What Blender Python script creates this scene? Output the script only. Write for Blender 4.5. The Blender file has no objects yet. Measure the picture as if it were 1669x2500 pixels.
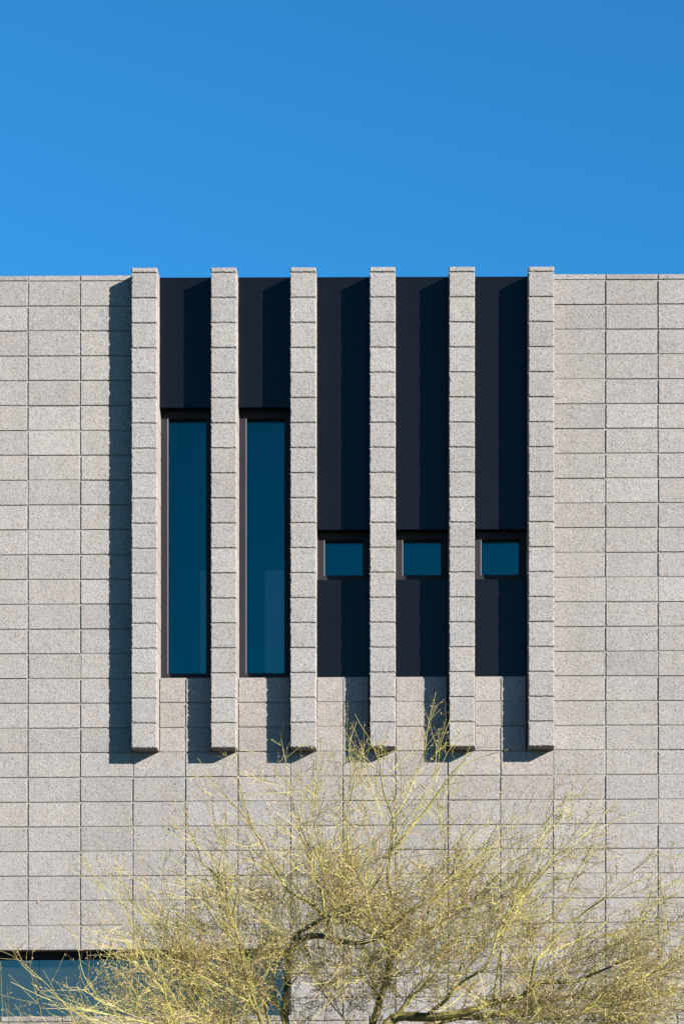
import bpy, math, random
import numpy as np
from mathutils import Vector, Matrix
R = math.radians
scn = bpy.context.scene
col = scn.collection

# ------------------------------------------------------------------ camera, sky, sun, exposure
CAM_D, EYE, S = 18.0, 1.6, 315.0          # metres to the facade, eye height, photo pixels per metre on the facade
F = CAM_D * S                             # focal length in photo pixels
PX, PY = 1009.0, 2980.0                   # where the level view axis meets the photo
cd = bpy.data.cameras.new('camera'); cam = bpy.data.objects.new('camera', cd); col.objects.link(cam)
cam.location = (0, -CAM_D, EYE); cam.rotation_euler = (R(90), 0, 0)
cd.sensor_fit = 'VERTICAL'; cd.sensor_height = 36.0; cd.sensor_width = 24.0
cd.lens = 36.0 * F / 2500.0
cd.shift_x = (834.5 - PX) / 2500.0
cd.shift_y = (PY - 1250.0) / 2500.0
cd.clip_start = 0.1; cd.clip_end = 3000
scn.camera = cam

SUN = Vector((62, -47, 31)).normalized()
EL = math.asin(SUN.z); AZ = math.atan2(SUN.x, SUN.y)
w = bpy.data.worlds.new('World'); scn.world = w; w.use_nodes = True
nt = w.node_tree; bg = nt.nodes['Background']
sky = nt.nodes.new('ShaderNodeTexSky'); sky.sky_type = 'NISHITA'; sky.sun_disc = False
sky.sun_elevation = EL; sky.sun_rotation = AZ
sky.altitude = 400; sky.air_density = 1.0; sky.dust_density = 0.0; sky.ozone_density = 4.0
tint = nt.nodes.new('ShaderNodeMix'); tint.data_type = 'RGBA'; tint.blend_type = 'MULTIPLY'; tint.inputs[0].default_value = 1.0
tint.inputs[7].default_value = (0.195, 0.77, 1.0, 1.0)      # clean desert air, seen through a polarising filter
nt.links.new(sky.outputs[0], tint.inputs[6]); nt.links.new(tint.outputs[2], bg.inputs[0]); bg.inputs[1].default_value = 0.0622
sl = bpy.data.lights.new('sun', 'SUN'); sl.energy = 5.0; sl.angle = R(0.5); sl.color = (1.0, 0.955, 0.90)
so = bpy.data.objects.new('sun', sl); col.objects.link(so)
so.rotation_euler = (-SUN).to_track_quat('-Z', 'Y').to_euler(); so.location = (20, -20, 20)
vs = scn.view_settings; vs.view_transform = 'Standard'; vs.look = 'None'; vs.gamma = 1; vs.exposure = 1.70
scn.cycles.max_bounces = 6; scn.cycles.transparent_max_bounces = 12

# ------------------------------------------------------------------ materials
class NB:
    def __init__(s, name):
        s.m = bpy.data.materials.new(name); s.m.use_nodes = True; s.t = s.m.node_tree
        s.p = s.t.nodes['Principled BSDF']; s.out = s.t.nodes['Material Output']
    def n(s, typ, ins=None, **kw):
        nd = s.t.nodes.new(typ)
        for k, v in kw.items(): setattr(nd, k, v)
        for k, v in (ins or {}).items():
            if hasattr(v, 'is_output'): s.t.links.new(v, nd.inputs[k])
            else: nd.inputs[k].default_value = v
        return nd
    def mix(s, a, b, f, mode='MIX'):
        nd = s.t.nodes.new('ShaderNodeMix'); nd.data_type = 'RGBA'; nd.blend_type = mode
        for sock, v in ((nd.inputs[0], f), (nd.inputs[6], a), (nd.inputs[7], b)):
            if hasattr(v, 'is_output'): s.t.links.new(v, sock)
            elif isinstance(v, (int, float)): sock.default_value = v
            else: sock.default_value = (*v, 1)
        return nd.outputs[2]
    def ramp(s, fac, stops, interp='LINEAR'):
        nd = s.t.nodes.new('ShaderNodeValToRGB'); cr = nd.color_ramp; cr.interpolation = interp
        while len(cr.elements) < len(stops): cr.elements.new(0.5)
        for e, (p, c) in zip(cr.elements, stops):
            e.position = p; e.color = (*c, 1) if len(c) == 3 else c
        s.t.links.new(fac, nd.inputs[0]); return nd.outputs[0]
    def link(s, o, k): s.t.links.new(o, s.p.inputs[k])

def g(v): return (v, v, v)

def block_material(name, base, contrast, bump):
    b = NB(name)
    co = b.n('ShaderNodeNewGeometry').outputs['Position']
    # wobble so that no lattice shows
    v1 = b.n('ShaderNodeTexVoronoi', {'Vector': co, 'Scale': 150.0, 'Randomness': 1.0})
    r1 = b.n('ShaderNodeSeparateColor', {'Color': v1.outputs['Color']})
    v2 = b.n('ShaderNodeTexVoronoi', {'Vector': co, 'Scale': 95.0, 'Randomness': 1.0})
    r2 = b.n('ShaderNodeSeparateColor', {'Color': v2.outputs['Color']})
    k = contrast
    tone = b.ramp(r1.outputs[0], [(0.0, g(1 - 0.80 * k)), (0.10, g(1 - 0.55 * k)), (0.22, g(1 - 0.18 * k)), (0.6, g(1.0)),
                                   (0.86, g(1 + 0.18 * k)), (1.0, g(1 + 0.65 * k))])
    hue = b.ramp(r2.outputs[1], [(0.0, (1.08, 0.97, 0.90)), (0.10, (1.03, 0.99, 0.96)), (0.25, g(1.0)), (0.85, g(1.0)), (1.0, (0.93, 0.97, 1.03))])
    pit = b.ramp(r2.outputs[0], [(0.0, g(1 - 0.6 * k)), (0.07, g(1 - 0.35 * k)), (0.12, g(1.0)), (1.0, g(1.0))])
    nz = b.n('ShaderNodeTexNoise', {'Vector': co, 'Scale': 9.0, 'Detail': 4.0, 'Roughness': 0.6})
    cl = b.ramp(nz.outputs[0], [(0.25, g(0.93)), (0.75, g(1.05))])
    big = b.n('ShaderNodeTexNoise', {'Vector': co, 'Scale': 0.55, 'Detail': 5.0, 'Roughness': 0.6})
    cl = b.mix(cl, b.ramp(big.outputs[0], [(0.3, (0.93, 0.93, 0.935)), (0.7, (1.04, 1.03, 1.02))]), 1.0, 'MULTIPLY')
    mp = b.n('ShaderNodeMapping', {'Vector': co, 'Scale': (5.0, 5.0, 0.35)})
    stn = b.n('ShaderNodeTexNoise', {'Vector': mp.outputs[0], 'Scale': 1.0, 'Detail': 4.0})
    cl = b.mix(cl, b.ramp(stn.outputs[0], [(0.30, (0.955, 0.95, 0.94)), (0.55, g(1.0)), (0.75, g(1.02))]), 1.0, 'MULTIPLY')
    att = b.n('ShaderNodeAttribute', attribute_name='tone')
    c = b.mix(base, tone, 1.0, 'MULTIPLY'); c = b.mix(c, hue, 1.0, 'MULTIPLY'); c = b.mix(c, pit, 1.0, 'MULTIPLY')
    c = b.mix(c, cl, 1.0, 'MULTIPLY'); c = b.mix(c, att.outputs['Color'], 1.0, 'MULTIPLY')
    b.link(c, 'Base Color'); b.p.inputs['Roughness'].default_value = 0.95; b.p.inputs['Specular IOR Level'].default_value = 0.15
    hn = b.n('ShaderNodeTexNoise', {'Vector': co, 'Scale': 140.0, 'Detail': 3.0, 'Roughness': 0.7})
    h = b.n('ShaderNodeMath', {0: hn.outputs[0], 1: v2.outputs['Distance']}, operation='ADD')
    bp = b.n('ShaderNodeBump', {'Height': h.outputs[0], 'Strength': bump, 'Distance': 0.004})
    b.link(bp.outputs[0], 'Normal')
    return b.m

BASE = (0.202, 0.1885, 0.1775)
M_block = block_material('rough_block', BASE, 0.48, 0.45)
M_side = block_material('sawn_block', (0.208, 0.188, 0.171), 0.22, 0.15)
M_mortar = block_material('mortar', (0.19, 0.178, 0.160), 0.18, 0.2)

def metal(name, base, rough, spec=0.5, dust_or_sheen=0.0):
    b = NB(name)
    co = b.n('ShaderNodeNewGeometry').outputs['Position']
    nz = b.n('ShaderNodeTexNoise', {'Vector': co, 'Scale': 2.2, 'Detail': 3.0})
    c = b.ramp(nz.outputs[0], [(0.3, tuple(x * 0.9 for x in base)), (0.7, tuple(x * 1.12 for x in base))])
    vo = b.n('ShaderNodeTexVoronoi', {'Vector': co, 'Scale': 26.0})
    sp = b.ramp(vo.outputs['Distance'], [(0.0, g(1)), (0.035, g(0))])
    rr = b.n('ShaderNodeSeparateColor', {'Color': vo.outputs['Color']})
    gate = b.n('ShaderNodeMath', {0: rr.outputs[0], 1: 0.03}, operation='LESS_THAN')
    f = b.n('ShaderNodeMath', {0: sp, 1: gate.outputs[0]}, operation='MULTIPLY')
    f2 = b.n('ShaderNodeMath', {0: f.outputs[0], 1: dust_or_sheen}, operation='MULTIPLY')
    c = b.mix(c, (0.35, 0.34, 0.32), f2.outputs[0])
    b.link(c, 'Base Color'); b.p.inputs['Roughness'].default_value = rough; b.p.inputs['Specular IOR Level'].default_value = spec
    return b.m
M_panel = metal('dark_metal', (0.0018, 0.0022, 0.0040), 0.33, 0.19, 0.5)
M_frame = metal('black_frame', (0.016, 0.015, 0.0165), 0.5, 0.10, 0.3)

M_lit_bead = metal('lit_bead', (0.12, 0.12, 0.125), 0.5, 0.3, 0.0)  # left bead only: paler than the frame, sunlight put into its colour
def glass(name, refl, tint, fac, dust_or_sheen=0.0):
    b = NB(name); b.t.nodes.remove(b.p)
    co = b.n('ShaderNodeNewGeometry').outputs['Position']
    nz = b.n('ShaderNodeTexNoise', {'Vector': co, 'Scale': 0.9, 'Detail': 1.0})
    bp = b.n('ShaderNodeBump', {'Height': nz.outputs[0], 'Strength': 0.12, 'Distance': 0.01})
    gl = b.n('ShaderNodeBsdfGlossy', {'Color': (*refl, 1), 'Roughness': 0.03, 'Normal': bp.outputs[0]})
    tr = b.n('ShaderNodeBsdfTransparent', {'Color': (*tint, 1)})
    mx = b.n('ShaderNodeMixShader', {0: fac, 1: tr.outputs[0], 2: gl.outputs[0]})
    if dust_or_sheen:
        dn = b.n('ShaderNodeTexNoise', {'Vector': co, 'Scale': 1.7, 'Detail': 5.0, 'Roughness': 0.6})
        dr = b.ramp(dn.outputs[0], [(0.25, g(dust_or_sheen * .75)), (0.75, g(dust_or_sheen * 1.25))])
        df = b.n('ShaderNodeBsdfDiffuse', {'Color': (0.17, 0.155, 0.14, 1)})  # diffuse film standing in for the paler, redder part of the sky reflection
        mx = b.n('ShaderNodeMixShader', {0: dr, 1: mx.outputs[0], 2: df.outputs[0]})
    b.t.links.new(mx.outputs[0], b.out.inputs[0]); return b.m
M_glass = glass('teal_glass', (0.02, 0.68, 0.62), (0.80, 0.92, 0.95), 0.08)
M_strip = glass('strip_glass', dust_or_sheen=0.05, refl=(1.0, 0.72, 0.66), tint=(0.45, 0.6, 0.65), fac=0.133)

def plain(name, c, rough=0.8):
    b = NB(name); co = b.n('ShaderNodeNewGeometry').outputs['Position']
    nz = b.n('ShaderNodeTexNoise', {'Vector': co, 'Scale': 3.0, 'Detail': 4.0})
    b.link(b.ramp(nz.outputs[0], [(0.3, tuple(x * .92 for x in c)), (0.7, tuple(x * 1.06 for x in c))]), 'Base Color')
    b.p.inputs['Roughness'].default_value = rough; return b.m
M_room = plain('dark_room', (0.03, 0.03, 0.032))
M_blind = plain('pale_board', (0.09, 0.105, 0.115))
M_roof = plain('roof', (0.25, 0.24, 0.23))

# ------------------------------------------------------------------ mesh helpers
def link(o, parent=None):
    col.objects.link(o)
    if parent is not None: o.parent = parent
    return o
def tag(o, label=None, cat=None, group=None, kind=None):
    for k, v in (('label', label), ('category', cat), ('group', group), ('kind', kind)):
        if v: o[k] = v
    return o
def empty(name, loc=(0, 0, 0)):
    o = bpy.data.objects.new(name, None); o.location = loc; col.objects.link(o); return o

class MB:
    def __init__(s): s.v = []; s.f = []; s.m = []; s.tone = []
    def add(s, verts, faces, mi=0, tone=(1, 1, 1)):
        b = len(s.v); s.v += verts
        s.f += [tuple(b + i for i in f) for f in faces]
        s.m += (mi if isinstance(mi, list) else [mi] * len(faces))
        s.tone += [tone] * len(faces)
    def box(s, p0, p1, mi=0, tone=(1, 1, 1), fn=None):
        (x0, y0, z0), (x1, y1, z1) = p0, p1
        vs_ = [(x, y, z) for z in (z0, z1) for y in (y0, y1) for x in (x0, x1)]
        if fn: vs_ = [fn(*q) for q in vs_]
        s.add(vs_, [(0, 2, 3, 1), (4, 5, 7, 6), (0, 1, 5, 4), (2, 6, 7, 3), (0, 4, 6, 2), (1, 3, 7, 5)], mi, tone)
    def build(s, name, mats, parent=None, smooth=False, origin=None):
        me = bpy.data.meshes.new(name)
        vv = s.v
        if origin is not None:
            ox, oy, oz = origin; vv = [(x - ox, y - oy, z - oz) for x, y, z in vv]
        me.from_pydata(vv, [], s.f)
        for m in (mats if isinstance(mats, (list, tuple)) else [mats]): me.materials.append(m)
        me.polygons.foreach_set('material_index', s.m)
        if smooth: me.polygons.foreach_set('use_smooth', [True] * len(s.f))
        at = me.attributes.new('tone', 'FLOAT_COLOR', 'FACE')
        at.data.foreach_set('color', np.array([(*t, 1.0) for t in s.tone], dtype=np.float32).ravel())
        me.update(); me.validate()
        o = bpy.data.objects.new(name, me)
        if origin is not None: o.location = origin
        return link(o, parent)

rng = random.Random(7)

# ------------------------------------------------------------------ facade coordinates: q = photo px along the wall, i = course line
def py_of(q, i):
    return 685.7 + 60.85 * i - 0.0125 * i * i - (0.0030 + 0.0001 * max(i, -1)) * (q - 100)
def W(q, y, i):
    return ((q - PX) / S, y, EYE + (PY - py_of(q, i)) / S)
def i_of(q, py):
    i = (py - 685.7) / 60.6
    for _ in range(6): i -= (py_of(q, i) - py) / 60.6
    return i
J0, P = 70.1, 128.0          # first joint, block pitch
MX, MI = 3.0, 0.05           # mortar width in px and in courses

def block(mb, map_, x0, x1, z0, z1, yf, yb, fine, tone, cham=2.6, rough=1.0, side_mi=0):
    """ragged-edged masonry unit. x in px, z in px upwards; map_(x,z,y) -> world"""
    step = 5.0 if fine else 400.0
    W_, H_ = x1 - x0, z1 - z0
    nx = max(1, int(W_ / step)); nz = max(1, int(H_ / step))
    pts = []
    for a in range(nx): pts.append((x0 + W_ * a / nx, z0, 0, 1))
    for a in range(nz): pts.append((x1, z0 + H_ * a / nz, -1, 0))
    for a in range(nx): pts.append((x1 - W_ * a / nx, z1, 0, -1))
    for a in range(nz): pts.append((x0, z1 - H_ * a / nz, 1, 0))
    n = len(pts); v = []
    cx, cz = (x0 + x1) / 2, (z0 + z1) / 2
    for (x, z, ax, az) in pts: v.append(map_(x, z, yb))
    for (x, z, ax, az) in pts:
        j = rough * (rng.random() * 0.7 if fine else 0.2)
        v.append(map_(x + (j if x < cx else -j) * (1 if ax or fine else 1), z + (j if z < cz else -j), yf + cham / S * (1.1 + 0.5 * rng.random())))
    for (x, z, ax, az) in pts:
        j = cham * (0.75 + (rough * 0.6 * rng.random() if fine else 0.2))
        if fine and rng.random() < 0.05 * rough: j += 1.6
        xx = min(max(x, x0 + j), x1 - j); zz = min(max(z, z0 + j), z1 - j)
        v.append(map_(xx, zz, yf + (rng.random() * 0.0006 if fine else 0)))
    fs = []; mi = []
    for a in range(n):
        b_ = (a + 1) % n
        sm = side_mi if pts[a][2] != 0 or False else 0
        fs.append((a, b_, n + b_, n + a)); mi.append(sm)
        fs.append((n + a, n + b_, 2 * n + b_, 2 * n + a)); mi.append(0)
    fs.append(tuple(range(2 * n, 3 * n))); mi.append(0)
    mb.add(v, fs, mi, tone)

def tone_of(warm=0.0):
    t = rng.gauss(1.0, 0.028) + (rng.choice((-.06, .05, .07)) if rng.random() < .07 else 0); h = rng.gauss(0.004 + warm * .7, 0.006)
    return (t * (1 + h), t, t * (1 - h * 1.2))

def mapW(x, z, y):              # z is -course index here scaled: z px upwards = -i*60
    return W(x, y, -z / 60.0)

# ------------------------------------------------------------------ ground
mb = MB(); mb.box((-400, -400, -0.3), (400, 400, 0.0)); gb = NB('desert_gravel')
co = gb.n('ShaderNodeNewGeometry').outputs['Position']
v = gb.n('ShaderNodeTexVoronoi', {'Vector': co, 'Scale': 30.0}); nz = gb.n('ShaderNodeTexNoise', {'Vector': co, 'Scale': 0.6, 'Detail': 6.0})
sc_ = gb.n('ShaderNodeSeparateColor', {'Color': v.outputs['Color']})
c = gb.ramp(sc_.outputs[0], [(0, (0.032, 0.028, 0.024)), (0.5, (0.05, 0.043, 0.036)), (1, (0.085, 0.073, 0.06))])
c2 = gb.ramp(nz.outputs[0], [(0.3, g(0.8)), (0.7, g(1.1))]); gb.link(gb.mix(c, c2, 1.0, 'MULTIPLY'), 'Base Color')
gb.p.inputs['Roughness'].default_value = 0.95
bp = gb.n('ShaderNodeBump', {'Height': v.outputs['Distance'], 'Strength': 0.5, 'Distance': 0.02}); gb.link(bp.outputs[0], 'Normal')
tag(mb.build('ground', gb.m), kind='structure')

# ------------------------------------------------------------------ the building
bld = empty('office_building', (0, 0, 0))
tag(bld, 'pale grey concrete block building with six projecting fins and dark window bays', 'building')
FINS = [4, 7, 10, 13, 16, 19]           # half-column index of each fin
BAYS = [5, 8, 11, 14, 17]
HX = lambda h: J0 + 64.0 * h
HMIN, HMAX, ROWS = -10, 36, 47
FT, FB = 0, 19                          # fins run from the cap down to course line 19
STRIP = (27, 31, -8, 10)                # strip window: course lines, half columns
wall = MB(); mort = MB()
def is_wall(h, r):                      # cell in course r (line r .. r+1); r=-1 is the cap
    if h in FINS and r < FB: return False
    for b_ in BAYS:
        if h in (b_, b_ + 1) and r < 16: return False
    if STRIP[0] <= r < STRIP[1] and STRIP[2] <= h < STRIP[3]: return False
    return True
def warm_at(h, r):  # pinkish blocks, with warm bounced light also painted into their colour
    wv = 0.0
    if 5 <= h <= 18 and 16 <= r <= 20: wv += 0.022
    if 20 <= h <= 21 and 1 <= r <= 26: wv += 0.014
    return wv
for r in range(-1, ROWS):
    h = HMIN
    z1 = -(r + 0) * 60.0 - MI * 60 if r >= 0 else 0.215 * 60
    z0 = -(r + 1) * 60.0
    while h < HMAX:
        if not is_wall(h, r): h += 1; continue
        span = 2 if (h % 2 == 0 and h + 1 < HMAX and is_wall(h + 1, r)) else 1
        x0, x1 = HX(h), HX(h + span) - (MX if (h + span) % 2 == 0 or True else 0)
        fine = (-3 <= h <= 26 and r <= 31)
        zt = z1 + (rng.gauss(0, 0.35) if r < 0 else 0)
        block(wall, mapW, x0 + rng.gauss(0, .3), x1 + rng.gauss(0, .3), z0 + rng.gauss(0, .3), zt + rng.gauss(0, .25), rng.gauss(0, 0.0004), 0.20, fine, tone_of(warm_at(h, r)), cham=0.9, rough=1.0)
        mort.box((x0 - MX, rng.choice((.0085, .0085, .007, .0095, .0045)) + rng.uniform(-.0008, .0008), z0), (x1, 0.195, z1 + (3 if r > -1 else -0.5)), fn=lambda x, y, z: mapW(x, z, y))
        h += span
wall.build('block_wall', [M_block, M_side], bld)
mort.build('mortar_joint', [M_mortar], bld)

for k, h in enumerate(FINS):
    fm = MB(); x0, x1 = HX(h) + 0.3, HX(h + 1) - 0.9
    PR = 0.15
    for r in range(-1, FB):
        z1 = -r * 60.0 - MI * 60 if r >= 0 else 0.215 * 60
        z0 = -(r + 1) * 60.0
        j = rng.gauss(0, 0.12)
        block(fm, mapW, x0 + j, x1 + j, z0, z1, -PR + rng.gauss(0, 0.0005), 0.23, True, tone_of(), cham=2.1, rough=1.1, side_mi=1)
    fm.box((x0 + 0.6, -PR + 0.0105, -FB * 60.0 + 1.5), (x1 - 0.6, 0.225, 0.1 * 60), 2, fn=lambda x, y, z: mapW(x, z, y))
    fm.build('fin', [M_block, M_side, M_mortar], bld)

PD, FD, GD = 0.026, 0.112, 0.160        # depth of panel face, frame face, glass
def wbox(mb, qa, qb, ia, ib, ya, yb, mi=0):
    mb.box((qa, ya, ib), (qb, yb, ia), mi, fn=lambda x, y, i: W(x, y, i))
def window(h, i0, i1, board=None):
    qa, qb = HX(h) - 1.0, HX(h + 2) + 1.0
    a = 16.5; t = a / 60.6; fr = MB()
    ia, ib = i0 + 0.0, i1 - 0.0
    wbox(fr, qa, qa + a, ia, ib, FD, GD + 0.05); wbox(fr, qb - a - 1, qb, ia, ib, FD, GD + 0.05)
    wbox(fr, qa + a, qb - a - 1, ia, ia + t, FD, GD + 0.05); wbox(fr, qa + a, qb - a - 1, ib - t - 0.02, ib, FD, GD + 0.05)
    # narrow glazing bead, a hair behind the frame face
    bq = 1.6
    wbox(fr, qa + a, qa + a + bq, ia + t, ib - t - .02, FD + 0.001, GD + 0.05, 1)
    for (x_, y_, z_, w_) in ((qb - a - 1 - bq, qb - a - 1, ia + t, ib - t - .02),):
        wbox(fr, x_, y_, z_, w_, FD + 0.006, GD + 0.05)
    wbox(fr, qa + a + bq, qb - a - 1 - bq, ia + t, ia + t + .02, FD + 0.006, GD + 0.05)
    wbox(fr, qa + a + bq, qb - a - 1 - bq, ib - t - .04, ib - t - .02, FD + 0.006, GD + 0.05)
    f = fr.build('window', [M_frame, M_lit_bead], bld)
    p = MB(); wbox(p, qa + a + bq - .1, qb - a - 1 - bq + .1, ia + t + .018, ib - t - .038, GD, GD + 0.024)
    p.build('pane', [M_glass], f)
    if board:
        bm_ = MB(); wbox(bm_, board[0], board[1], board[2], ib + 0.5, 0.26, 0.28); bm_.build('inner_board', [M_blind], f)
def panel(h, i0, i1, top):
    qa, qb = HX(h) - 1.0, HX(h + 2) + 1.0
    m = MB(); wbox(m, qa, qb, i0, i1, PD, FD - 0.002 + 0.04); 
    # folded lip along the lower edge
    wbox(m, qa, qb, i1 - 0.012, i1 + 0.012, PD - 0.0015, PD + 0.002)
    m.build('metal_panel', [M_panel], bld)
BI = 5.0
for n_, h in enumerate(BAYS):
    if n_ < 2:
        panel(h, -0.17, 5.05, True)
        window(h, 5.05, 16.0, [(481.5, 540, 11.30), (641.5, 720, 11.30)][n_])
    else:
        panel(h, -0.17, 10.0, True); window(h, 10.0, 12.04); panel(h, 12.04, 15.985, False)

# strip window
fr = MB(); q0, q1 = HX(STRIP[2]), HX(STRIP[3]); SD = 0.13
wbox(fr, q0, q1, 27.0, 27.27, SD, SD + 0.1); wbox(fr, q0, q1, 30.72, 31.0, SD, SD + 0.1)
for q in (q1 - 9, q0): wbox(fr, q, q + 9 + (0 if q == q0 else 1), 27.27, 30.72, SD, SD + 0.1)
sw = fr.build('strip_window', [M_frame], bld)
for qa, qb in ((q0 + 9, 86.0), (87.2, 398.4), (399.6, q1 - 9)):
    p = MB(); wbox(p, qa, qb, 27.27, 30.72, SD + 0.05, SD + 0.074); p.build('pane', [M_strip], sw)
for q in (86.0, 398.4):
    p = MB(); wbox(p, q, q + 1.2, 27.27, 30.72, SD + 0.052, SD + 0.075); p.build('mullion', [M_frame], sw)

# carcass behind the facade: side walls, back wall, roof slab, dark rooms
xl, xr = (HX(HMIN) - PX) / S + 0.01, (HX(HMAX) - 3 - PX) / S - 0.01
m = MB()
m.box((xl, 0.205, 0), (xl + 0.2, 9.0, 8.78)); m.box((xr - 0.2, 0.205, 0), (xr, 9.0, 8.76)); m.box((xl + 0.2, 8.8, 0), (xr - 0.2, 9.0, 8.77))
m.build('rear_wall', [M_mortar], bld)
m = MB(); m.box((xl + 0.21, 0.26, 8.40), (xr - 0.21, 8.79, 8.60)); m.build('roof', [M_roof], bld)
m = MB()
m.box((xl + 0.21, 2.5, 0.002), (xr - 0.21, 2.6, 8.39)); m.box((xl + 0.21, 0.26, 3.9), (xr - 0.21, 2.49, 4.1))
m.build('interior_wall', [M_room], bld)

# ------------------------------------------------------------------ garden wall in front of the building
gw = empty('garden_wall', (0, -2.64, 0))
tag(gw, 'pale grey block garden wall with thin coping just below the long strip window', 'wall')
GS = F / 15.36; GX0 = (3 - PX) / GS; GTOP = EYE + (PY - 2481) / GS - 0.0
GP, GC = P / S, 60.6 / S
cp = MB(); bk = MB(); mo = MB()
mapG = lambda x, z, y: (x / S, y, z / S)
slope = lambda x: 0.0045 * (x / S - (100 - PX) / GS)
mapG = lambda x, z, y: (x / S, y - 2.64, z / S + slope(x))
for c_ in range(-6, 16):
    x0 = GX0 * S + c_ * P; x1 = x0 + P - MX
    fine = -1 <= c_ <= 12
    zt = GTOP * S; zc = zt - 11.5
    block(cp, mapG, x0, x1, zc, zt + rng.gauss(0, .2), 0, 0.2, fine, tone_of(), cham=0.9)
    mo.box((x0 - MX, 0.0085, 0.5), (x1, 0.19, zt - 1), fn=lambda x, y, z: mapG(x, z, y))
    z1 = zc - 3; r = 0
    while z1 > 3:
        z0 = max(z1 - 57.6, 0); block(bk, mapG, x0, x1, z0, z1, rng.gauss(0, .0004), 0.2, fine and r < 1, tone_of(), cham=0.9); z1 = z0 - 3; r += 1
def shift(mb): mb.v = [(x, y + 2.64, z) for x, y, z in mb.v]; return mb
shift(cp).build('coping', [M_block], gw); shift(bk).build('block_wall', [M_block], gw); shift(mo).build('mortar_joint', [M_mortar], gw)

# ------------------------------------------------------------------ palo verde tree
def bark(name, pale_tone, dark, sc):  # noise mixes a paler and a darker bark colour at random
    b = NB(name); co = b.n('ShaderNodeNewGeometry').outputs['Position']
    nz = b.n('ShaderNodeTexNoise', {'Vector': co, 'Scale': sc, 'Detail': 4.0, 'Roughness': 0.65})
    b.link(b.ramp(nz.outputs[0], [(0.35, dark), (0.55, pale_tone)]), 'Base Color')
    b.p.inputs['Roughness'].default_value = 0.6; b.p.inputs['Specular IOR Level'].default_value = 0.25; return b.m
M_bark = bark('green_bark', (0.15, 0.13, 0.035), (0.045, 0.034, 0.014), 9.0)
M_twig = bark('green_twig', (1.0, 1.0, 1.0), (0.72, 0.62, 0.55), 7.0)
_nt = M_twig.node_tree; _p = _nt.nodes['Principled BSDF']; _src = _p.inputs['Base Color'].links[0].from_socket
_a = _nt.nodes.new('ShaderNodeAttribute'); _a.attribute_name = 'tone'
_m = _nt.nodes.new('ShaderNodeMix'); _m.data_type = 'RGBA'; _m.blend_type = 'MULTIPLY'; _m.inputs[0].default_value = 1.0
_nt.links.new(_src, _m.inputs[6]); _nt.links.new(_a.outputs['Color'], _m.inputs[7]); _nt.links.new(_m.outputs[2], _p.inputs['Base Color'])
GREEN = (0.33, 0.31, 0.080)
def twig_tone(lev):
    u = TR.random(); k = TR.uniform(.8, 1.15)
    c_ = GREEN if u < .56 else ((0.31, 0.225, 0.105) if u < .80 else (0.11, 0.09, 0.036))
    return tuple(x * k for x in c_)
M_leaf = bark('dry_leaflet', (0.34, 0.25, 0.12), (0.21, 0.14, 0.065), 30.0)
TD = 13.0
def tw(px, py, dy=0.0):
    d = TD + dy; return Vector(((px - PX) * d / F, -CAM_D + d, EYE + (PY - py) * d / F))
def tube(mb, pts, rads, n, mi=0, tone=(1, 1, 1)):
    rings = []; prev = None; vs_ = []; fs = []
    for k, p_ in enumerate(pts):
        d = (pts[min(k + 1, len(pts) - 1)] - pts[max(k - 1, 0)])
        if d.length < 1e-6: d = Vector((0, 0, 1))
        d.normalize()
        a = (prev - d * prev.dot(d)) if prev is not None else d.orthogonal()
        if a.length < 1e-5: a = d.orthogonal()
        a.normalize(); prev = a; b_ = d.cross(a)
        for q in range(n):
            t = 2 * math.pi * q / n; o = (a * math.cos(t) + b_ * math.sin(t)) * rads[k]
            vs_.append((p_.x + o.x, p_.y + o.y, p_.z + o.z))
    L = len(pts)
    for k in range(L - 1):
        for q in range(n):
            q2 = (q + 1) % n; fs.append((k * n + q, k * n + q2, (k + 1) * n + q2, (k + 1) * n + q))
    fs.append(tuple(range(n))[::-1]); fs.append(tuple((L - 1) * n + q for q in range(n)))
    mb.add(vs_, fs, mi, tone)
def smooth(pts, per=5):
    out = []
    for k in range(len(pts) - 1):
        p0, p1, p2, p3 = pts[max(k - 1, 0)], pts[k], pts[k + 1], pts[min(k + 2, len(pts) - 1)]
        for s_ in range(per):
            t = s_ / per
            out.append(0.5 * ((2 * p1) + (p2 - p0) * t + (2 * p0 - 5 * p1 + 4 * p2 - p3) * t * t + (3 * p1 - p0 - 3 * p2 + p3) * t ** 3))
    out.append(pts[-1]); return out
TR = random.Random(21)
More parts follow.
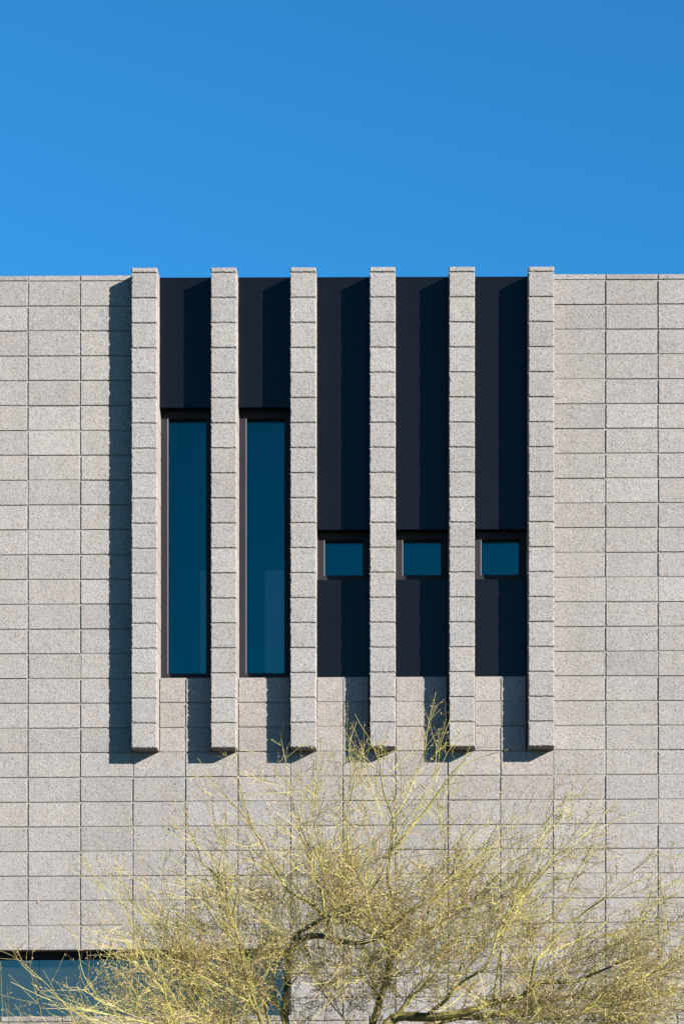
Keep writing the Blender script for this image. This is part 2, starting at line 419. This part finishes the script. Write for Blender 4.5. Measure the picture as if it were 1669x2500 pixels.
# limbs: ((px, py, depth offset) ..., base radius m, tip radius m, twig density)
LIMBS = [
 # left stem and its arch
 ([(800,2860,.0),(740,2640,.1),(700,2500,.2),(700,2400,.2),(712,2316,.2),(721,2287,.15),(760,2260,.1),(791,2245,0),(833,2233,-.1),(865,2207,-.2),(897,2188,-.3),(930,2120,-.4),(955,2040,-.45)], .034,.006,.8),
 ([(716,2305,.2),(724,2300,.15),(759,2287,.1),(790,2290,.0),(823,2297,-.1),(880,2297,-.15),(935,2287,-.2),(990,2240,-.3),(1040,2190,-.4)], .022,.005,.7),
 # centre stem
 ([(800,2860,0),(870,2600,.0),(912,2500,0),(925,2450,0),(934,2415,0),(941,2383,0),(951,2344,0),(954,2303,0),(941,2287,.02),(944,2249,0),(951,2191,-.05),(949,2140,-.1),(952,2080,-.1),(958,2000,-.12),(935,1930,-.1),(925,1860,-.1),(918,1790,-.1)], .030,.004,1.0),
 ([(952,2080,-.1),(972,2055,-.15),(1000,2025,-.2),(1030,1985,-.2),(1065,1935,-.25),(1110,1885,-.3),(1170,1850,-.3),(1240,1830,-.35)], .012,.003,1.0),
 ([(944,2249,0),(985,2235,.1),(1040,2200,.2),(1090,2170,.3),(1150,2110,.4),(1200,2040,.5),(1260,1985,.55)], .014,.003,1.1),
 ([(951,2344,0),(1000,2300,-.1),(1060,2260,-.2),(1100,2225,-.3),(1170,2180,-.3),(1245,2110,-.35),(1330,2060,-.4)], .014,.003,1.1),
 # limb arcs left over the crown
 ([(935,2287,0),(905,2277,-.1),(870,2255,-.2),(848,2245,-.3),(822,2215,-.4),(795,2150,-.5),(770,2080,-.55),(750,2000,-.6),(742,1920,-.6)], .013,.003,1.0),
 ([(806,2270,0),(795,2230,.1),(785,2180,.15),(760,2110,.2),(735,2050,.25),(715,1980,.3),(700,1900,.3),(690,1830,.3)], .011,.003,1.0),
 ([(800,2250,0),(775,2220,-.2),(750,2195,-.3),(705,2175,-.35),(680,2132,-.4),(655,2085,-.45),(639,2050,-.5),(619,2022,-.5),(606,1992,-.5),(592,1950,-.5),(583,1910,-.5),(580,1850,-.5),(578,1790,-.5)], .014,.003,.9),
 ([(840,2240,0),(850,2190,.2),(862,2130,.3),(850,2060,.35),(848,1980,.4),(862,1900,.4),(855,1830,.4),(870,1760,.4)], .011,.003,.9),
 ([(619,2022,-.5),(585,1985,-.55),(560,1955,-.6),(530,1920,-.6),(505,1880,-.6)], .006,.002,.7),
 # left foreground stems
 ([(800,2860,0),(720,2690,-.3),(660,2560,-.5),(625,2450,-.6),(600,2370,-.65),(583,2300,-.65),(568,2250,-.65),(560,2219,-.65),(547,2178,-.65),(532,2137,-.65),(499,2107,-.65),(484,2073,-.65),(455,2015,-.65),(448,1970,-.65)], .022,.003,.9),
 ([(800,2860,0),(640,2720,-.5),(520,2600,-.8),(440,2510,-1.0),(415,2462,-1.0),(390,2410,-1.0),(375,2387,-1.0),(348,2320,-1.0),(312,2239,-1.0),(277,2186,-1.0),(225,2150,-1.0)], .018,.003,1.0),
 ([(640,2720,-.5),(400,2600,-.9),(304,2500,-1.1),(265,2455,-1.1),(219,2409,-1.1),(205,2370,-1.1),(190,2310,-1.1),(160,2240,-1.1)], .012,.003,.9),
 ([(520,2740,-.5),(300,2610,-.9),(192,2500,-1.2),(170,2465,-1.2),(147,2440,-1.2),(120,2405,-1.2),(71,2364,-1.2),(30,2335,-1.2),(-20,2315,-1.2)], .011,.003,.7),
 ([(700,2690,-.2),(600,2580,-.4),(540,2500,-.5),(500,2440,-.6),(470,2360,-.7),(420,2270,-.75),(380,2200,-.8),(335,2130,-.8)], .014,.003,1.1),
 ([(700,2600,0),(660,2500,-.1),(640,2440,-.2),(590,2400,-.25),(520,2380,-.3),(450,2340,-.3),(380,2320,-.3),(300,2300,-.3)], .012,.003,1.1),
 ([(700,2520,0),(680,2440,.3),(665,2380,.5),(640,2310,.6),(620,2240,.6),(640,2160,.6),(625,2080,.6)], .012,.003,1.0),
 # right stems
 ([(870,2600,0),(930,2520,-.1),(964,2488,-.1),(990,2478,-.1),(1060,2482,-.15),(1130,2475,-.2),(1169,2462,-.2),(1215,2450,-.2),(1274,2430,-.25),(1318,2404,-.3),(1360,2396,-.3),(1405,2393,-.3),(1441,2379,-.3),(1500,2353,-.35),(1560,2330,-.4),(1630,2300,-.4)], .034,.004,1.0),
 ([(930,2520,-.1),(1000,2520,.1),(1100,2487,.2),(1200,2477,.3),(1289,2462,.35),(1354,2440,.4),(1412,2433,.4),(1481,2451,.4),(1550,2440,.4),(1640,2420,.45),(1720,2400,.5)], .026,.005,1.2),
 ([(1040,2480,0),(1090,2440,-.3),(1130,2400,-.4),(1187,2353,-.5),(1215,2290,-.5),(1245,2226,-.5),(1289,2168,-.5),(1318,2132,-.5),(1354,2095,-.5),(1387,2070,-.5),(1425,2035,-.5),(1452,2001,-.5)], .016,.003,1.0),
 ([(1200,2465,-.2),(1208,2400,.0),(1220,2317,.1),(1220,2290,.1),(1245,2226,.15),(1270,2150,.2),(1300,2080,.2),(1330,2010,.25),(1390,1940,.3)], .011,.003,1.0),
 ([(1274,2430,-.25),(1289,2408,-.3),(1303,2353,-.4),(1332,2317,-.4),(1383,2263,-.4),(1430,2220,-.45),(1477,2183,-.5),(1540,2130,-.5),(1600,2075,-.5)], .012,.003,1.1),
 ([(1416,2433,.4),(1428,2400,.3),(1441,2379,.3),(1460,2350,.3),(1477,2321,.3),(1495,2292,.3),(1535,2248,.3),(1583,2212,.3),(1640,2160,.3)], .010,.003,1.0),
 ([(1481,2451,.4),(1540,2420,.2),(1600,2370,.1),(1660,2320,.1),(1720,2260,.1)], .008,.003,1.2),
 ([(1090,2440,-.3),(1120,2380,0),(1140,2300,.1),(1160,2220,.2),(1175,2130,.25),(1190,2050,.3),(1180,1960,.3),(1200,1880,.3)], .010,.003,1.0),
 ([(964,2488,-.1),(1010,2430,.3),(1050,2380,.4),(1080,2300,.5),(1070,2220,.5),(1090,2130,.5),(1080,2040,.5),(1060,1960,.5),(1065,1880,.5),(1062,1810,.5)], .012,.003,1.0),
 ([(952,2010,-.1),(985,1960,.0),(1012,1900,.05),(1030,1840,.1),(1040,1780,.1),(1056,1730,.1),(1062,1690,.1)], .006,.002,1.3),
 ([(1000,2025,-.2),(1035,1950,-.2),(1060,1880,-.2),(1075,1820,-.2),(1100,1760,-.2)], .005,.002,1.3),
 ([(925,1860,-.1),(905,1810,0),(880,1770,0),(868,1745,0)], .004,.002,1.3),
 ([(1000,2570,.1),(1150,2545,.1),(1300,2520,.15),(1450,2500,.2),(1600,2475,.2),(1750,2450,.2)], .014,.003,1.5),
 ([(1150,2560,-.3),(1300,2500,-.4),(1420,2470,-.5),(1530,2400,-.5),(1640,2370,-.5),(1740,2330,-.5)], .010,.003,1.3),
 ([(880,2560,.2),(850,2500,.3),(800,2440,.35),(770,2380,.4),(745,2310,.4),(690,2260,.4)], .007,.003,1.5),
 ([(932,2460,0),(900,2400,.3),(860,2350,.4),(830,2290,.5),(815,2200,.5)], .006,.003,1.5),
 ([(964,2480,0),(1005,2430,-.3),(1030,2380,-.4),(1005,2320,-.5),(1020,2250,-.5)], .006,.003,1.4),
 ([(700,2620,-.2),(600,2560,-.5),(480,2510,-.7),(380,2480,-.8),(260,2470,-.8)], .009,.003,1.4),
 ([(650,2600,-.2),(590,2520,-.3),(540,2450,-.3),(470,2400,-.3),(420,2330,-.3),(400,2260,-.3)], .008,.003,1.3),
 ([(700,2480,.2),(640,2420,.0),(600,2360,-.1),(570,2290,-.1),(520,2230,-.1)], .007,.003,1.3),
 ([(935,2440,0),(890,2395,-.3),(850,2390,-.4),(820,2430,-.4),(780,2470,-.5),(740,2520,-.5)], .007,.003,.8),
 ([(700,2420,.2),(740,2370,-.2),(800,2350,-.3),(850,2320,-.35),(900,2350,-.4),(960,2390,-.4)], .007,.003,.9),
]
ENV = [(-200,2380),(0,2270),(100,2190),(200,2090),(300,1960),(400,1900),(470,1830),(560,1800),(640,1780),(760,1755),(850,1715),(930,1740),(1010,1740),(1070,1665),(1130,1760),(1230,1820),(1330,1850),(1420,1850),(1480,1930),(1560,2000),(1640,2020),(1720,2110),(1900,2280)]
def density(ux, uy):
    t = (uy - np.interp(ux, ex, ey)) / 420.0
    v = 0.06 + 0.66 * max(t, 0) ** 1.15
    if ux > 1350: v += .10
    if 740 < ux < 900 and uy > 2350: v *= .7
    if ux < 640: v *= (.42 if uy < 2320 else .60) if ux < 420 else .8
    if 950 < ux < 1350 and uy < 2250: v *= .72
    return min(v, .85)
ex, ey = [a for a, _ in ENV], [b for _, b in ENV]
def photo_xy(p_):
    d = p_.y + CAM_D; return PX + p_.x * F / d, PY - (p_.z - EYE) * F / d
CEN = tw(830, 2560)
tree = empty('palo_verde_tree', (tw(800, 2860).x, tw(800, 2860).y, 0))
tag(tree, 'leafless palo verde tree with yellow green twigs in front of the block wall', 'tree')
torg = tuple(tree.location)
tr_ = MB(); base = tw(800, 2860)
tube(tr_, smooth([Vector((torg[0] + .05, torg[1], -.05)), Vector((torg[0] + .02, torg[1] + .02, .5)), Vector((torg[0], torg[1], 1.1)), base + Vector((0, 0, .02))], 5), [.12 - .0035 * k for k in range(16)], 12)
def rel(mb): mb.v = [(x - torg[0], y - torg[1], z) for x, y, z in mb.v]; return mb
rel(tr_).build('trunk', [M_bark], tree, smooth=True)
twigs = MB()
def leafy(pts, dens):
    for k in range(1, len(pts)):
        seg = pts[k] - pts[k - 1]
        if seg.length < 1e-4: continue
        for _ in range(dens):
            if TR.random() > 0.62: continue
            p_ = pts[k - 1] + seg * TR.random()
            d = (seg.normalized() * 0.5 + Vector((TR.gauss(0, 1), TR.gauss(0, 1), TR.gauss(0, 1))).normalized()).normalized()
            L = TR.uniform(.008, .018); wd = L * .18
            s_ = d.orthogonal().normalized(); s2 = d.cross(s_)
            a = TR.uniform(0, 3.14); s_ = s_ * math.cos(a) + s2 * math.sin(a); t_ = d.cross(s_) * (wd * .6)
            b_ = p_ + d * L; m_ = p_ + d * L * .55
            vs_ = [tuple(p_), tuple(m_ + s_ * wd), tuple(b_), tuple(m_ - s_ * wd), tuple(m_ + t_)]
            twigs.add(vs_, [(0, 1, 4), (1, 2, 4), (2, 3, 4), (3, 0, 4)], 1)
def grow(p, d, L, r, lev, wild=False):
    """level 1: leafy branch, 2: branchlet, 3: twig"""
    top = TR.expovariate(1 / 75.0) - 15 if lev < 3 else -15
    n = {1: 9, 2: 6, 3: 4}[lev]; pts = [p.copy()]; rad = [r]; q = p.copy()
    cur = Vector((TR.gauss(0, 1), TR.gauss(0, 1), TR.gauss(0, 1))) * .10
    for k in range(n):
        jx = Vector((TR.gauss(0, 1), TR.gauss(0, 1), TR.gauss(0, 1))) * ({1: .085, 2: .08, 3: .06}[lev])
        fx = np.interp(photo_xy(q)[0], [200, 700, 950, 1200, 1600], [-.035, -.02, .015, .06, .085]) if not wild else 0.0
        d = (d + jx + cur * .6 + Vector((fx, 0, .05))).normalized()
        q = q + d * (L / n)
        ux, uy = photo_xy(q)
        if uy < np.interp(ux, ex, ey) + top: break
        pts.append(q.copy()); rad.append(max(r * (1 - .75 * (k + 1) / n), .0009))
    if len(pts) < 2: return
    tube(twigs, pts, rad, 4 if lev == 1 else 3, 0, twig_tone(lev))
    if lev == 3 or lev == 2: leafy(pts[len(pts) // 3:], 2 if lev == 3 else 1)
    if lev < 3:
        cnt = {1: 8.5, 2: 5}[lev] * (len(pts) - 1) / n * TR.uniform(.7, 1.3); side = 1
        for c_ in range(int(cnt + TR.random())):
            t = TR.uniform(.12, 1.0) * (len(pts) - 1); k = min(int(t), len(pts) - 2)
            pp = pts[k].lerp(pts[k + 1], t - k)
            if TR.random() > .25 + density(*photo_xy(pp)): continue
            dd = (pts[k + 1] - pts[k]).normalized()
            ax = dd.cross(Vector((TR.gauss(0, 1), TR.gauss(0, 1), TR.gauss(0, 1)))).normalized()
            nd = Matrix.Rotation(R(TR.uniform(13, 38) if TR.random() < .68 else TR.uniform(40, 80)), 3, ax) @ dd
            grow(pp, nd, L * TR.uniform(.32, .62), max(r * .60, .0013), lev + 1, wild or TR.random() < .2)
for (pp, r0, r1, dens) in LIMBS:
    P3 = [tw(*a) for a in pp]
    P3 = smooth([P3[0]] + [p_ + Vector((TR.gauss(0, .006), TR.gauss(0, .02), TR.gauss(0, .006))) for p_ in P3[1:]], 5)
    cum = [0.0]
    for a, b_ in zip(P3, P3[1:]): cum.append(cum[-1] + (b_ - a).length)
    T = cum[-1]; ex_ = 1.05 if r0 > .02 else 1.4; r0 *= (1.0 if r0 > .02 else .85); r1 = .0013; rd = [r1 + (r0 - r1) * (1 - c_ / T) ** ex_ for c_ in cum]
    rd = [x * (1 + .06 * TR.gauss(0, 1)) for x in rd]
    lm = MB(); tube(lm, P3, rd, 8 if r0 > .015 else 6, 0, (.235, .215, .058) if r0 <= .016 else (1, 1, 1)); rel(lm).build('branch', [M_bark if r0 > .016 else M_twig], tree, smooth=True)
    cnt = int(T / .066 * dens)
    for c_ in range(cnt):
        s_ = TR.uniform(.16, 1.0) * T; k = max(0, min(int(np.searchsorted(cum, s_)) - 1, len(P3) - 2))
        p_ = P3[k].lerp(P3[k + 1], (s_ - cum[k]) / max(cum[k + 1] - cum[k], 1e-6)); dd = (P3[k + 1] - P3[k]).normalized()
        ux, uy = photo_xy(p_)
        if TR.random() > .10 + density(ux, uy): continue
        out = (p_ - CEN); out.y *= .7; out = out.normalized()
        ax = dd.cross(Vector((TR.gauss(0, 1), TR.gauss(0, 1), TR.gauss(0, 1)))).normalized()
        nd = Matrix.Rotation(R(TR.uniform(12, 50)), 3, ax) @ dd
        nd = (nd + out * .6 + Vector((float(np.interp(ux, [200, 700, 950, 1200, 1600], [-.3, -.1, .05, .35, .5])), 0, .15)) + Vector((TR.gauss(0, .25), TR.gauss(0, .3), TR.gauss(.05, .25)))).normalized()
        wild = TR.random() < (.32 if uy > 2150 else .12)
        if wild: nd = (nd * .5 + Vector((TR.gauss(0, 1), TR.gauss(0, .7), TR.gauss(.1, 1))).normalized()).normalized()
        grow(p_, nd, (.7 if wild else 1.0) * TR.uniform(.32, .95) * (1 - .35 * s_ / T), max(min(rd[k] * .5, .0030), .0018), 1, wild)
print('TWIG FACES', len(twigs.f))
rel(twigs).build('crown', [M_twig, M_leaf], tree)
